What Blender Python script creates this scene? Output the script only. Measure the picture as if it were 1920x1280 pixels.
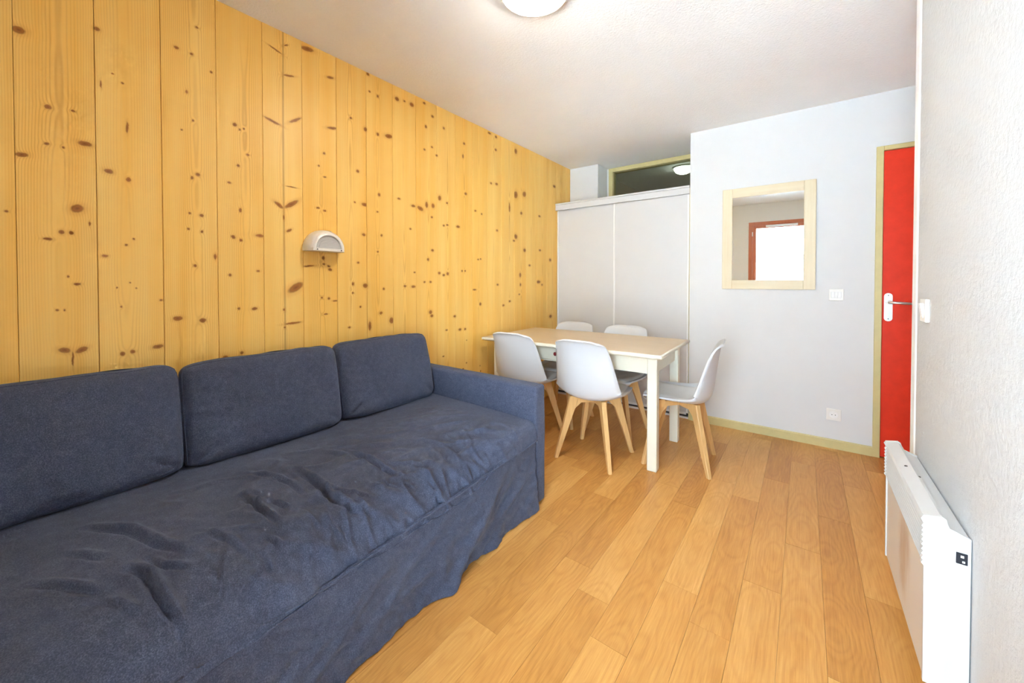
import bpy, bmesh, math, random
import numpy as np
from mathutils import Vector, Matrix, noise as mnoise

for o in list(bpy.data.objects):
    bpy.data.objects.remove(o, do_unlink=True)
SC = bpy.context.scene
COL = SC.collection

# ---------------------------------------------------------------- camera
CAM_F, CAM_YAW, CAM_PITCH, CAM_CY = 728.52, 0.6453, 0.0156, 539.53
cam_d = bpy.data.cameras.new('camera')
cam = bpy.data.objects.new('camera', cam_d)
COL.objects.link(cam)
cam_d.sensor_width = 36.0
cam_d.sensor_fit = 'HORIZONTAL'
cam_d.lens = CAM_F / 1920 * 36.0
cam_d.shift_y = (CAM_CY - 640) / 1920
cam_d.clip_start = 0.02
_F = Vector((-math.sin(CAM_YAW) * math.cos(CAM_PITCH), math.cos(CAM_YAW) * math.cos(CAM_PITCH), -math.sin(CAM_PITCH)))
_R = Vector((math.cos(CAM_YAW), math.sin(CAM_YAW), 0))
_U = _R.cross(_F)
mw = Matrix.Identity(4)
for k in range(3):
    mw[k][0], mw[k][1], mw[k][2] = _R[k], _U[k], -_F[k]
mw[2][3] = 1.2
cam.matrix_world = mw
SC.camera = cam

# ---------------------------------------------------------------- sky, daylight, exposure
world = bpy.data.worlds.new('overcast_sky')
SC.world = world
world.use_nodes = True
bg = world.node_tree.nodes['Background']
bg.inputs[0].default_value = (0.665, 0.845, 1.0, 1)
bg.inputs[1].default_value = 19.0
SC.view_settings.view_transform = 'Standard'
SC.view_settings.look = 'None'
SC.view_settings.gamma = 1.0
SC.view_settings.use_curve_mapping = False
SC.view_settings.exposure = 0.20
SC.cycles.max_bounces = 8
SC.cycles.diffuse_bounces = 6
SC.cycles.transparent_max_bounces = 8
SC.cycles.use_denoising = True
SC.cycles.use_adaptive_sampling = True
SC.cycles.adaptive_threshold = 0.12
SC.cycles.adaptive_min_samples = 16
SC.cycles.use_light_tree = False
SC.cycles.sample_clamp_indirect = 0.0
CEILING_LAMP_STRENGTH = 72.0
BATH_LAMP_STRENGTH = 14.0

# added sun behind the building, clear of the window; lights snow to brighten ceiling
sun_d = bpy.data.lights.new('sun', 'SUN')
sun_d.energy = 68.0
sun_d.angle = math.radians(0.6)
sun_d.color = (0.87, 0.95, 1.0)
sun = bpy.data.objects.new('sun', sun_d)
COL.objects.link(sun)
sun.rotation_euler = (math.radians(-35), 0, math.radians(-14))

# window portal (guides the sky light through the real opening)
pd = bpy.data.lights.new('window_portal', 'AREA')
pd.shape = 'RECTANGLE'
pd.size, pd.size_y = 1.0, 2.1
pd.cycles.is_portal = True
portal = bpy.data.objects.new('window_portal', pd)
COL.objects.link(portal)
portal.location = (-0.225, -0.50, 1.09)
portal.rotation_euler = (math.radians(90), 0, 0)   # -Z faces +Y (into the room)

# main dimensions of the room
XL, XR, YF, YN, ZC = -2.1456, 0.36, 3.619, -0.32, 2.479

KNOTS = [(0.031,2.031,0.0136,0.009,0.22),(0.057,2.057,0.0166,0.0132,0.08),(0.119,1.819,0.0089,0.0085,0.08),(0.178,1.825,0.0059,0.0044,0.0),(0.114,1.689,0.0068,0.0053,0.0),(0.152,1.685,0.0036,0.0043,0.0),(0.206,1.714,0.019,0.01,0.02),(0.059,1.635,0.0154,0.0082,0.12),(0.184,1.47,0.0185,0.0155,0.7),(0.145,1.38,0.0078,0.0087,0.0),(0.168,1.379,0.0066,0.0077,0.0),(0.113,1.352,0.0117,0.0053,0.0),(0.159,1.22,0.0029,0.0044,0.0),(0.181,1.192,0.0096,0.0055,0.0),(0.131,1.098,0.0042,0.0043,0.0),(0.149,1.097,0.0029,0.0044,0.0),(0.147,0.951,0.0172,0.0098,-0.39),(0.189,0.947,0.018,0.0101,0.5),(0.167,0.917,0.0029,0.0276,0.0),(0.032,1.338,0.0156,0.0071,0.0),(0.241,2.155,0.0094,0.0079,-0.01),(0.266,1.626,0.0138,0.0092,-0.15),(0.321,1.605,0.0077,0.0095,0.0),(0.32,1.81,0.0043,0.0237,0.0),(0.282,2.004,0.0041,0.0035,0.0),(0.309,1.979,0.0042,0.0047,0.0),(0.253,1.299,0.0096,0.0058,0.0),(0.334,1.371,0.0035,0.0048,0.0),(0.313,1.346,0.0043,0.0047,0.0),(0.284,1.177,0.0033,0.0035,0.0),(0.321,1.197,0.0026,0.0036,0.0),(0.34,1.174,0.0026,0.0036,0.0),(0.296,1.102,0.0034,0.0047,0.0),(0.297,0.916,0.0076,0.0083,0.0),(0.326,0.921,0.0078,0.0084,0.0),(0.403,0.931,0.0188,0.0087,0.1),(0.415,1.123,0.0066,0.005,0.0),(0.545,2.318,0.0064,0.0052,0.0),(0.475,2.196,0.009,0.0076,0.0),(0.526,2.193,0.0063,0.0065,0.0),(0.596,2.145,0.0056,0.0054,0.0),(0.507,2.022,0.0051,0.0078,0.0),(0.528,1.906,0.0052,0.0052,0.0),(0.489,1.854,0.004,0.0039,0.0),(0.522,1.655,0.0063,0.0079,0.0),(0.543,1.673,0.0085,0.0079,0.0),(0.512,1.499,0.0052,0.0052,0.0),(0.554,1.495,0.0086,0.008,0.0),(0.507,1.431,0.0052,0.0052,0.0),(0.555,1.423,0.0054,0.0067,0.0),(0.53,1.271,0.0063,0.0079,0.0),(0.467,1.043,0.017,0.0103,0.04),(0.554,1.029,0.013,0.0107,0.0),(0.603,1.314,0.0057,0.0137,0.0),(0.674,1.41,0.0084,0.0085,0.0),(0.704,1.398,0.0062,0.0071,0.0),(0.684,1.938,0.0097,0.0084,0.0),(0.704,1.921,0.0049,0.0057,0.0),(0.721,1.93,0.005,0.0057,0.0),(0.737,1.81,0.0063,0.0058,0.0),(0.697,1.749,0.0061,0.0071,0.0),(0.659,1.662,0.0083,0.0042,0.0),(0.703,1.54,0.0062,0.0114,0.0),(0.659,1.232,0.0071,0.007,0.0),(0.693,1.073,0.0061,0.0071,0.0),(0.637,0.85,0.0129,0.0084,0.0),(0.703,0.861,0.0074,0.0086,0.0),(0.25,1.952,0.0016,0.0159,0.0),(0.215,1.418,0.0015,0.009,0.0),(0.673,1.412,0.0088,0.0077,0.0),(0.704,1.397,0.0057,0.0065,0.0),(0.784,1.427,0.0194,0.0081,0.0),(0.66,1.231,0.0044,0.0051,0.0),(0.776,1.253,0.0072,0.0054,0.0),(0.692,1.073,0.0056,0.0065,0.0),(0.759,1.069,0.0131,0.0081,0.14),(0.736,1.81,0.007,0.0053,0.0),(0.696,1.748,0.0067,0.0052,0.0),(0.66,1.662,0.0087,0.0051,0.0),(0.915,2.418,0.0134,0.0042,0.59),(0.927,2.268,0.0297,0.0057,0.27),(0.957,2.049,0.0388,0.0072,0.61),(0.847,2.008,0.0431,0.0069,-0.25),(0.873,1.592,0.026,0.0098,-0.6),(0.935,1.606,0.0437,0.0115,0.62),(0.921,1.467,0.0162,0.0071,0.54),(0.952,1.17,0.0472,0.0203,0.57),(0.937,0.983,0.044,0.0058,0.06),(0.893,1.057,0.0066,0.0071,0.0),(0.896,0.965,0.0053,0.0057,0.0),(0.896,1.532,0.004,0.0141,0.0),(0.863,2.372,0.0359,0.0041,-0.28),(0.936,1.695,0.0301,0.0029,0.0),(1.022,2.45,0.0363,0.0132,0.2),(1.147,2.35,0.0223,0.0077,0.24),(1.156,2.07,0.0322,0.0078,0.23),(1.109,1.915,0.0078,0.0076,0.0),(1.078,1.839,0.0061,0.006,0.0),(1.112,1.785,0.0094,0.0046,0.0),(1.072,1.607,0.0106,0.006,0.0),(1.11,1.597,0.0094,0.0061,0.0),(1.1,1.333,0.0093,0.0123,0.0),(1.022,1.286,0.0293,0.0045,0.12),(1.103,1.299,0.0093,0.0061,0.0),(1.131,1.288,0.0095,0.0062,-0.31),(1.139,1.269,0.0128,0.0078,-0.32),(1.091,1.112,0.0062,0.0061,0.0),(1.13,1.106,0.0079,0.0078,0.0),(1.167,1.092,0.0163,0.0047,0.0),(1.113,1.019,0.0126,0.0046,0.0),(1.27,2.165,0.0087,0.0081,0.0),(1.365,2.128,0.0112,0.0133,0.0),(1.313,1.863,0.0108,0.0099,0.0),(1.293,1.674,0.0071,0.0065,0.0),(1.357,1.67,0.0223,0.0117,-0.08),(1.35,1.487,0.0129,0.01,-0.23),(1.312,1.315,0.009,0.0066,0.0),(1.278,1.188,0.0088,0.0114,0.0),(1.359,1.177,0.0168,0.0151,0.0),(1.276,1.134,0.007,0.0065,0.0),(1.325,1.049,0.0073,0.0067,0.0),(1.253,0.931,0.0087,0.0065,0.0),(1.384,2.469,0.0113,0.01,0.0),(1.395,2.369,0.0076,0.0067,0.0),(1.453,2.361,0.0079,0.0086,0.0),(1.532,2.136,0.0291,0.0141,0.15),(1.451,2.124,0.0099,0.0103,0.0),(1.459,1.748,0.0099,0.0121,0.0),(1.446,1.639,0.0079,0.0052,0.0),(1.475,1.495,0.008,0.0087,0.0),(1.447,1.389,0.0079,0.0069,0.0),(1.489,1.155,0.0081,0.0088,0.0),(1.468,1.002,0.012,0.0105,0.0),(1.388,0.927,0.0114,0.0306,0.0),(1.546,0.949,0.0169,0.0215,0.0),(1.597,2.398,0.0173,0.0143,0.0),(1.656,2.405,0.009,0.0073,0.0),(1.717,2.404,0.0186,0.0149,0.0),(1.608,1.749,0.0131,0.0072,0.0),(1.726,1.719,0.0188,0.0094,0.0),(1.701,1.56,0.0093,0.0075,0.0),(1.654,1.171,0.0113,0.0092,0.0),(1.725,1.167,0.0188,0.0094,0.0),(1.735,1.265,0.0095,0.0057,0.0),(1.825,2.454,0.0124,0.0096,0.0),(1.901,2.387,0.0129,0.0098,0.0),(1.839,2.295,0.01,0.0116,0.0),(1.895,2.166,0.0103,0.0079,0.0),(1.826,2.13,0.0099,0.0077,0.0),(1.939,2.118,0.0106,0.008,0.0),(1.787,1.711,0.0292,0.0153,-0.3),(1.844,1.745,0.0126,0.0233,0.0),(1.903,1.748,0.0156,0.0178,0.0),(1.892,1.664,0.0103,0.0079,0.0),(1.897,1.427,0.013,0.0099,0.0),(1.855,1.36,0.0101,0.0118,0.0),(1.822,1.199,0.01,0.0078,0.0),(1.878,1.199,0.0103,0.0079,0.0),(1.877,0.982,0.0154,0.0158,0.0),(1.889,0.955,0.0156,0.0119,0.0),(2.01,2.337,0.011,0.0101,0.0),(1.967,1.814,0.0162,0.0201,-0.18),(2.041,1.79,0.0112,0.0082,0.0),(2.007,1.618,0.011,0.0082,0.0),(2.043,1.626,0.0113,0.0082,0.0),(1.962,1.264,0.0135,0.0101,0.0),(2.006,1.25,0.0138,0.0102,0.0),(2.045,1.261,0.0141,0.0124,0.0),(2.118,0.935,0.0147,0.0106,0.0),(2.032,0.837,0.0112,0.0062,0.0),(2.156,1.626,0.0209,0.0106,0.0),(2.225,2.285,0.0124,0.0107,0.0),(2.212,2.183,0.0092,0.0171,0.0),(2.242,1.896,0.0156,0.0108,0.0),(2.2,1.285,0.0092,0.0086,0.0),(2.234,1.286,0.0094,0.0087,0.0),(2.175,0.828,0.0182,0.0107,0.0),(2.233,0.826,0.0125,0.0087,0.0),(2.354,1.778,0.0133,0.0089,0.0),(2.432,1.762,0.0103,0.0091,0.0),(2.387,1.384,0.0101,0.0068,0.0),(2.418,1.388,0.0103,0.0068,0.0),(2.343,1.136,0.0231,0.0067,0.0),(2.413,1.016,0.0137,0.0137,0.0),(2.532,2.459,0.0216,0.0093,0.0),(2.62,2.453,0.015,0.0118,0.0),(2.616,2.341,0.015,0.0118,0.0),(2.553,2.041,0.0146,0.0094,0.0),(2.627,2.049,0.0189,0.0119,0.0),(2.634,1.647,0.0152,0.0096,0.0),(2.641,1.175,0.0153,0.0096,0.0),(2.723,0.99,0.0159,0.0098,0.0),(2.816,1.023,0.0166,0.01,0.0),(2.908,2.407,0.0215,0.0253,-0.07),(2.812,1.872,0.0124,0.0448,0.0),(2.908,2.006,0.0301,0.0355,-0.23),(3.046,2.036,0.032,0.0262,0.47),(2.996,1.848,0.0179,0.0156,0.0),(2.909,1.62,0.0258,0.0229,-0.31),(3.051,1.502,0.0229,0.0184,0.0),(2.879,1.579,0.017,0.0101,0.0),(2.979,1.264,0.0178,0.0234,0.0),(2.983,1.173,0.0134,0.0156,0.0),(3.135,1.36,0.019,0.0107,0.0),(2.965,1.082,0.0133,0.0078,0.0),(3.311,1.862,0.0204,0.0111,0.0),(3.292,1.199,0.0406,0.0166,0.0),(3.322,1.519,0.0205,0.0111,0.0),(3.601,2.218,0.0286,0.0146,0.0),(3.519,1.43,0.0222,0.0174,0.0),(3.527,0.835,0.0279,0.0175,0.0),(3.359,1.17,0.0157,0.0112,0.0)]
FOLDS = [([[-1.575,0.507,0.45],[-1.435,0.52,0.434],[-1.317,0.523,0.42]],0.016,0.022),([[-1.713,0.151,0.459],[-1.6,0.226,0.451],[-1.476,0.271,0.439],[-1.41,0.308,0.431]],0.014,0.025),([[-1.43,0.201,0.433],[-1.377,0.225,0.426],[-1.289,0.231,0.417],[-1.23,0.24,0.398],[-1.171,0.254,0.364]],0.018,0.022),([[-1.436,0.241,0.434],[-1.388,0.255,0.426],[-1.329,0.301,0.422]],0.01,0.018),([[-1.607,0.704,0.452],[-1.442,0.712,0.435],[-1.33,0.706,0.422],[-1.241,0.728,0.404],[-1.204,0.768,0.389]],0.02,0.024),([[-1.469,0.567,0.438],[-1.394,0.58,0.428]],0.01,0.016),([[-1.303,0.486,0.419],[-1.244,0.493,0.405]],0.012,0.014),([[-1.247,0.457,0.406],[-1.195,0.451,0.383]],0.012,0.014),([[-1.532,0.039,0.445],[-1.472,0.081,0.438],[-1.385,0.144,0.427]],0.01,0.022),([[-1.173,0.383,0.368],[-1.21,0.443,0.391]],0.01,0.016),([[-1.605,0.918,0.452],[-1.403,0.95,0.429],[-1.287,0.964,0.417]],0.012,0.022),([[-1.393,0.739,0.428],[-1.251,0.813,0.407]],0.008,0.016),([[-1.262,1.043,0.41],[-1.188,1.038,0.378],[-1.144,1.03,0.339],[-1.13,1.062,0.301]],0.012,0.014),([[-1.262,0.957,0.41],[-1.207,0.968,0.389]],0.01,0.012),([[-1.225,1.103,0.397],[-1.132,1.078,0.31]],0.01,0.012),([[-1.267,0.756,0.412],[-1.206,0.761,0.389]],0.012,0.013),([[-1.208,0.74,0.39],[-1.131,0.703,0.288]],0.01,0.014),([[-1.73,0.556,0.459],[-1.541,0.65,0.446],[-1.405,0.654,0.429]],0.008,0.02),([[-1.326,0.869,0.422],[-1.245,0.92,0.406]],0.007,0.012),([[-1.453,0.368,0.436],[-1.353,0.406,0.424],[-1.252,0.426,0.408]],0.008,0.02),([[-1.355,0.604,0.424],[-1.226,0.611,0.398]],0.008,0.014),([[-1.252,0.642,0.407],[-1.175,0.654,0.37]],0.01,0.013),([[-1.352,0.144,0.424],[-1.247,0.193,0.406]],0.008,0.02),([[-1.613,0.103,0.453],[-1.508,0.172,0.444]],0.007,0.02),([[-1.211,1.218,0.396],[-1.146,1.216,0.346]],0.007,0.012),([[-1.18,1.342,0.408],[-1.135,1.327,0.352]],0.007,0.012)]
# ---------------------------------------------------------------- helpers
def link(o, parent=None):
    COL.objects.link(o)
    if parent is not None:
        o.parent = parent
    return o

def tag(o, label=None, cat=None, group=None, kind=None):
    if label: o['label'] = label
    if cat: o['category'] = cat
    if group: o['group'] = group
    if kind: o['kind'] = kind
    return o

def empty(name, loc=(0, 0, 0), rz=0.0):
    o = bpy.data.objects.new(name, None)
    o.empty_display_size = 0.1
    link(o)
    o.location = loc
    o.rotation_euler = (0, 0, rz)
    return o

def obj(name, bm, mat, parent=None, smooth=False, loc=None, angle=None):
    me = bpy.data.meshes.new(name)
    bmesh.ops.recalc_face_normals(bm, faces=bm.faces[:])
    bm.to_mesh(me)
    bm.free()
    if mat is not None:
        for m in (mat if isinstance(mat, (list, tuple)) else [mat]):
            me.materials.append(m)
    if smooth:
        me.polygons.foreach_set('use_smooth', [True] * len(me.polygons))
        if angle:
            me.set_sharp_from_angle(angle=math.radians(angle))
    o = bpy.data.objects.new(name, me)
    link(o, parent)
    if loc is not None:
        o.location = loc
    return o

def copy_tree(o, parent=None):
    c = o.copy()
    COL.objects.link(c)
    c.parent = parent
    for ch in list(o.children):
        copy_tree(ch, c)
    return c

def box(bm, x0, x1, y0, y1, z0, z1, bev=0.0, seg=1):
    vs = [bm.verts.new((x, y, z)) for x in (x0, x1) for y in (y0, y1) for z in (z0, z1)]
    fs = [(0, 1, 3, 2), (4, 6, 7, 5), (0, 4, 5, 1), (2, 3, 7, 6), (0, 2, 6, 4), (1, 5, 7, 3)]
    faces = [bm.faces.new([vs[i] for i in f]) for f in fs]
    if bev > 0:
        ed = list({e for f in faces for e in f.edges})
        bmesh.ops.bevel(bm, geom=ed, offset=bev, segments=seg, profile=0.5, affect='EDGES')
    return bm

def BX(*a, **k):
    return box(bmesh.new(), *a, **k)

def prism(bm, poly, axis, a, b):
    """extrude polygon (list of 2-tuples) along an axis ('x','y','z') from a to b"""
    def p3(p, t):
        if axis == 'y': return (p[0], t, p[1])
        if axis == 'x': return (t, p[0], p[1])
        return (p[0], p[1], t)
    A = [bm.verts.new(p3(p, a)) for p in poly]
    B = [bm.verts.new(p3(p, b)) for p in poly]
    n = len(poly)
    bm.faces.new(A)
    bm.faces.new(B[::-1])
    for i in range(n):
        bm.faces.new((A[i], B[i], B[(i + 1) % n], A[(i + 1) % n]))
    return bm

def lathe(bm, prof, seg=32, origin=(0, 0, 0), axis='z', a0=0.0, a1=2 * math.pi):
    """prof: list of (r, h)"""
    full = abs(a1 - a0 - 2 * math.pi) < 1e-6
    n = seg if full else seg + 1
    rows = []
    for r, h in prof:
        row = []
        for i in range(n):
            a = a0 + (a1 - a0) * i / seg
            c, s = r * math.cos(a), r * math.sin(a)
            p = {'z': (c, s, h), 'x': (h, c, s), 'y': (c, h, s)}[axis]
            row.append(bm.verts.new((p[0] + origin[0], p[1] + origin[1], p[2] + origin[2])))
        rows.append(row)
    for a, b in zip(rows, rows[1:]):
        for i in range(n if full else n - 1):
            j = (i + 1) % n
            try: bm.faces.new((a[i], a[j], b[j], b[i]))
            except ValueError: pass
    bmesh.ops.remove_doubles(bm, verts=bm.verts[:], dist=1e-6)
    return bm

def tube(bm, pts, rad, seg=10, caps=True):
    pts = [Vector(p) for p in pts]
    rads = rad if isinstance(rad, (list, tuple)) else [rad] * len(pts)
    rows = []
    up = Vector((0, 0, 1))
    for i, p in enumerate(pts):
        t = (pts[min(i + 1, len(pts) - 1)] - pts[max(i - 1, 0)]).normalized()
        ref = up if abs(t.dot(up)) < 0.95 else Vector((1, 0, 0))
        a = t.cross(ref).normalized()
        b = t.cross(a).normalized()
        rows.append([bm.verts.new(p + (a * math.cos(2 * math.pi * k / seg) + b * math.sin(2 * math.pi * k / seg)) * rads[i]) for k in range(seg)])
    for r0, r1 in zip(rows, rows[1:]):
        for k in range(seg):
            bm.faces.new((r0[k], r0[(k + 1) % seg], r1[(k + 1) % seg], r1[k]))
    if caps:
        bm.faces.new(rows[0][::-1])
        bm.faces.new(rows[-1])
    return bm

def grid_faces(bm, rows, closed=False):
    for a, b in zip(rows, rows[1:]):
        n = len(a)
        for i in range(n if closed else n - 1):
            j = (i + 1) % n
            bm.faces.new((a[i], a[j], b[j], b[i]))

def sst(a, b, x):
    t = min(1.0, max(0.0, (x - a) / (b - a)))
    return t * t * (3 - 2 * t)

def interp(xs, ys, x):
    return float(np.interp(x, xs, ys))

def catmull(pts, n):
    """resample a list of tuples with Catmull-Rom"""
    P = [np.array(p, float) for p in pts]
    P = [2 * P[0] - P[1]] + P + [2 * P[-1] - P[-2]]
    m = len(P) - 3
    out = []
    for k in range(n):
        t = k / (n - 1) * m
        i = min(int(t), m - 1)
        u = t - i
        a, b, c, d = P[i:i + 4]
        out.append(0.5 * ((2 * b) + (-a + c) * u + (2 * a - 5 * b + 4 * c - d) * u * u + (-a + 3 * b - 3 * c + d) * u ** 3))
    return out

# ---------------------------------------------------------------- materials
class NT:
    def __init__(s, name):
        s.m = bpy.data.materials.new(name)
        s.m.use_nodes = True
        s.t = s.m.node_tree
        s.b = s.t.nodes['Principled BSDF']
        s.o = s.t.nodes['Material Output']
    def n(s, typ, **kw):
        nd = s.t.nodes.new(typ)
        for k, v in kw.items(): setattr(nd, k, v)
        return nd
    def l(s, a, b): s.t.links.new(a, b)
    def put(s, sock, v):
        if isinstance(v, bpy.types.NodeSocket): s.l(v, sock)
        elif v is not None: sock.default_value = v
    def math(s, op, a, b=None, c=None, clamp=False):
        nd = s.n('ShaderNodeMath', operation=op, use_clamp=clamp)
        for i, v in enumerate((a, b, c)): s.put(nd.inputs[i], v)
        return nd.outputs[0]
    def vmath(s, op, a, b=None):
        nd = s.n('ShaderNodeVectorMath', operation=op)
        s.put(nd.inputs[0], a); s.put(nd.inputs[1], b)
        return nd.outputs['Value'] if op in ('LENGTH', 'DOT_PRODUCT', 'DISTANCE') else nd.outputs[0]
    def coord(s, which='Object'):
        return s.n('ShaderNodeTexCoord').outputs[which]
    def sep(s, v):
        nd = s.n('ShaderNodeSeparateXYZ'); s.l(v, nd.inputs[0]); return nd.outputs
    def comb(s, x, y, z):
        nd = s.n('ShaderNodeCombineXYZ')
        for i, v in enumerate((x, y, z)): s.put(nd.inputs[i], v)
        return nd.outputs[0]
    def noise(s, vec, scale=5.0, detail=3.0, rough=0.5, col=False):
        nd = s.n('ShaderNodeTexNoise')
        s.put(nd.inputs['Vector'], vec)
        nd.inputs['Scale'].default_value = scale
        nd.inputs['Detail'].default_value = detail
        nd.inputs['Roughness'].default_value = rough
        return nd.outputs['Color' if col else 'Fac']
    def maprange(s, v, a, b, c, d, smooth=False):
        nd = s.n('ShaderNodeMapRange', interpolation_type='SMOOTHSTEP' if smooth else 'LINEAR')
        s.put(nd.inputs[0], v)
        for i, q in enumerate((a, b, c, d)): nd.inputs[i + 1].default_value = q
        return nd.outputs[0]
    def mapping(s, vec, loc=(0, 0, 0), rot=(0, 0, 0), scale=(1, 1, 1), typ='POINT'):
        nd = s.n('ShaderNodeMapping', vector_type=typ)
        s.l(vec, nd.inputs[0])
        nd.inputs[1].default_value = loc
        nd.inputs[2].default_value = rot
        nd.inputs[3].default_value = scale
        return nd.outputs[0]
    def mix(s, fac, a, b, blend='MIX'):
        nd = s.n('ShaderNodeMix', data_type='RGBA', blend_type=blend)
        s.put(nd.inputs[0], fac); s.put(nd.inputs[6], a); s.put(nd.inputs[7], b)
        return nd.outputs[2]
    def ramp(s, fac, stops):
        nd = s.n('ShaderNodeValToRGB')
        cr = nd.color_ramp
        while len(cr.elements) < len(stops): cr.elements.new(0.5)
        for e, (p, c) in zip(cr.elements, stops):
            e.position = p; e.color = c
        s.l(fac, nd.inputs[0])
        return nd.outputs[0]
    def bump(s, h, strength=0.3, dist=0.002):
        nd = s.n('ShaderNodeBump')
        nd.inputs['Strength'].default_value = strength
        nd.inputs['Distance'].default_value = dist
        s.l(h, nd.inputs['Height'])
        s.l(nd.outputs[0], s.b.inputs['Normal'])

def rgb(r, g, b): return (r, g, b, 1.0)
def srgb(r, g, b):
    f = lambda c: (c / 255 / 12.92) if c <= 10 else ((c / 255 + 0.055) / 1.055) ** 2.4
    return (f(r), f(g), f(b), 1.0)

def plain(name, c, rough=0.5, metal=0.0, var=0.0, vscale=8.0, bump=0.0, bscale=80.0, bdist=0.002, spec=None):
    N = NT(name)
    N.b.inputs['Roughness'].default_value = rough
    N.b.inputs['Metallic'].default_value = metal
    if spec is not None: N.b.inputs['Specular IOR Level'].default_value = spec
    P = N.coord()
    nz = N.noise(P, vscale, 4, 0.6)
    f = N.maprange(nz, 0.3, 0.7, 1 - var, 1 + var)
    col = N.mix(1.0, c, N.comb(f, f, f), 'MULTIPLY')
    N.l(col, N.b.inputs['Base Color'])
    if bump > 0:
        N.bump(N.noise(P, bscale, 5, 0.65), bump, bdist)
    return N.m

def plaster(name, c, scale, strength, dist, var=0.02, rough=0.85):
    N = NT(name)
    N.b.inputs['Roughness'].default_value = rough
    N.b.inputs['Specular IOR Level'].default_value = 0.25
    P = N.coord()
    big = N.noise(P, 2.5, 4, 0.6)
    sm = N.noise(P, scale, 4, 0.6)
    f = N.maprange(N.math('ADD', big, N.math('MULTIPLY', sm, 0.6)), 0.5, 1.1, 1 - var, 1 + var)
    N.l(N.mix(1.0, c, N.comb(f, f, f), 'MULTIPLY'), N.b.inputs['Base Color'])
    h = N.math('ADD', sm, N.math('MULTIPLY', N.noise(P, scale * 3.1, 3, 0.6), 0.4))
    N.bump(h, strength, dist)
    return N.m

MAT = {}
MAT['ceiling'] = plaster('ceiling_plaster', rgb(0.90, 0.895, 0.885), 85, 0.6, 0.005, 0.025)
MAT['wall_white'] = plaster('smooth_white_wall', rgb(0.745, 0.75, 0.75), 14, 0.10, 0.002, 0.015, 0.7)
MAT['wall_rough'] = plaster('rough_white_wall', rgb(0.63, 0.64, 0.65), 55, 0.65, 0.004, 0.02)
MAT['wall_alcove'] = plaster('alcove_plaster', rgb(0.80, 0.79, 0.77), 30, 0.35, 0.003, 0.02)
MAT['wall_near'] = plaster('window_wall_plaster', rgb(0.82, 0.82, 0.77), 60, 0.4, 0.003, 0.02)
MAT['white_gloss'] = plain('white_laminate', rgb(0.69, 0.69, 0.69), 0.35, var=0.01)
MAT['white_trim'] = plain('white_plastic_trim', rgb(0.88, 0.88, 0.87), 0.4, var=0.01)
MAT['olive'] = plain('olive_cream_paint', srgb(212, 197, 140), 0.4, var=0.04, vscale=20)
MAT['red'] = plain('red_door_paint', rgb(0.86, 0.045, 0.014), 0.5, spec=0.25, var=0.06, vscale=14)
MAT['steel'] = plain('brushed_aluminium', rgb(0.78, 0.78, 0.79), 0.32, 0.85, var=0.03, vscale=60)
MAT['gap_shade'] = plain('gap_shade', rgb(0.08, 0.08, 0.08), 0.5, 0.5)
MAT['black'] = plain('black_plastic', rgb(0.02, 0.022, 0.03), 0.35)
MAT['chair_white'] = plain('white_moulded_plastic', rgb(0.66, 0.675, 0.70), 0.38, var=0.01)
MAT['pad'] = plain('white_leatherette', rgb(0.76, 0.76, 0.755), 0.5, var=0.015, bump=0.08, bscale=300, bdist=0.001)
MAT['cream'] = plain('cream_paint', rgb(0.84, 0.80, 0.66), 0.42, var=0.02, vscale=15)
MAT['heater'] = plain('heater_enamel', rgb(0.66, 0.66, 0.65), 0.4, var=0.015)
MAT['screw'] = plain('dark_screw', rgb(0.05, 0.05, 0.05), 0.4, 0.6)
MAT['red_knob'] = plain('dark_red_knob', rgb(0.22, 0.012, 0.02), 0.35)
MAT['snow'] = plain('snow', rgb(0.82, 0.84, 0.87), 0.8, var=0.02)
MAT['bath'] = plain('bathroom_wall', rgb(0.50, 0.46, 0.40), 0.7, var=0.03)
MAT['socket_white'] = plain('ivory_plastic', rgb(0.84, 0.83, 0.79), 0.35)
MAT['subfloor'] = plain('floor_joint', rgb(0.42, 0.22, 0.08), 0.7)

def wood_simple(name, base, dark, axis='z', scale=60, amt=0.45, rough=0.45):
    N = NT(name)
    N.b.inputs['Roughness'].default_value = rough
    P = N.coord()
    sc = {'x': (2.5, scale, scale), 'y': (scale, 2.5, scale), 'z': (scale, scale, 2.5)}[axis]
    nz = N.noise(N.mapping(P, scale=sc), 1.0, 4, 0.6)
    f = N.maprange(nz, 0.35, 0.75, 0, amt)
    N.l(N.mix(f, base, dark), N.b.inputs['Base Color'])
    return N.m
MAT['beech'] = wood_simple('beech_wood', rgb(0.80, 0.50, 0.21), rgb(0.58, 0.31, 0.10), 'z', 70)
MAT['table_top'] = wood_simple('pale_veneer', rgb(0.72, 0.58, 0.40), rgb(0.62, 0.47, 0.29), 'x', 40, 0.5, 0.4)
MAT['mirror_frame'] = wood_simple('whitewashed_pine', rgb(0.80, 0.70, 0.50), rgb(0.72, 0.59, 0.37), 'z', 50, 0.6, 0.5)
MAT['mirror_frame_h'] = wood_simple('whitewashed_pine_rail', rgb(0.80, 0.70, 0.50), rgb(0.72, 0.59, 0.37), 'x', 50, 0.6, 0.5)
MAT['window_wood'] = wood_simple('red_stained_wood', rgb(0.62, 0.20, 0.09), rgb(0.46, 0.13, 0.06), 'z', 50, 0.5, 0.4)

N = NT('mirror_glass')
N.b.inputs['Base Color'].default_value = rgb(0.90, 0.92, 0.90)
N.b.inputs['Metallic'].default_value = 1.0
N.b.inputs['Roughness'].default_value = 0.005
MAT['mirror'] = N.m

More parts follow.
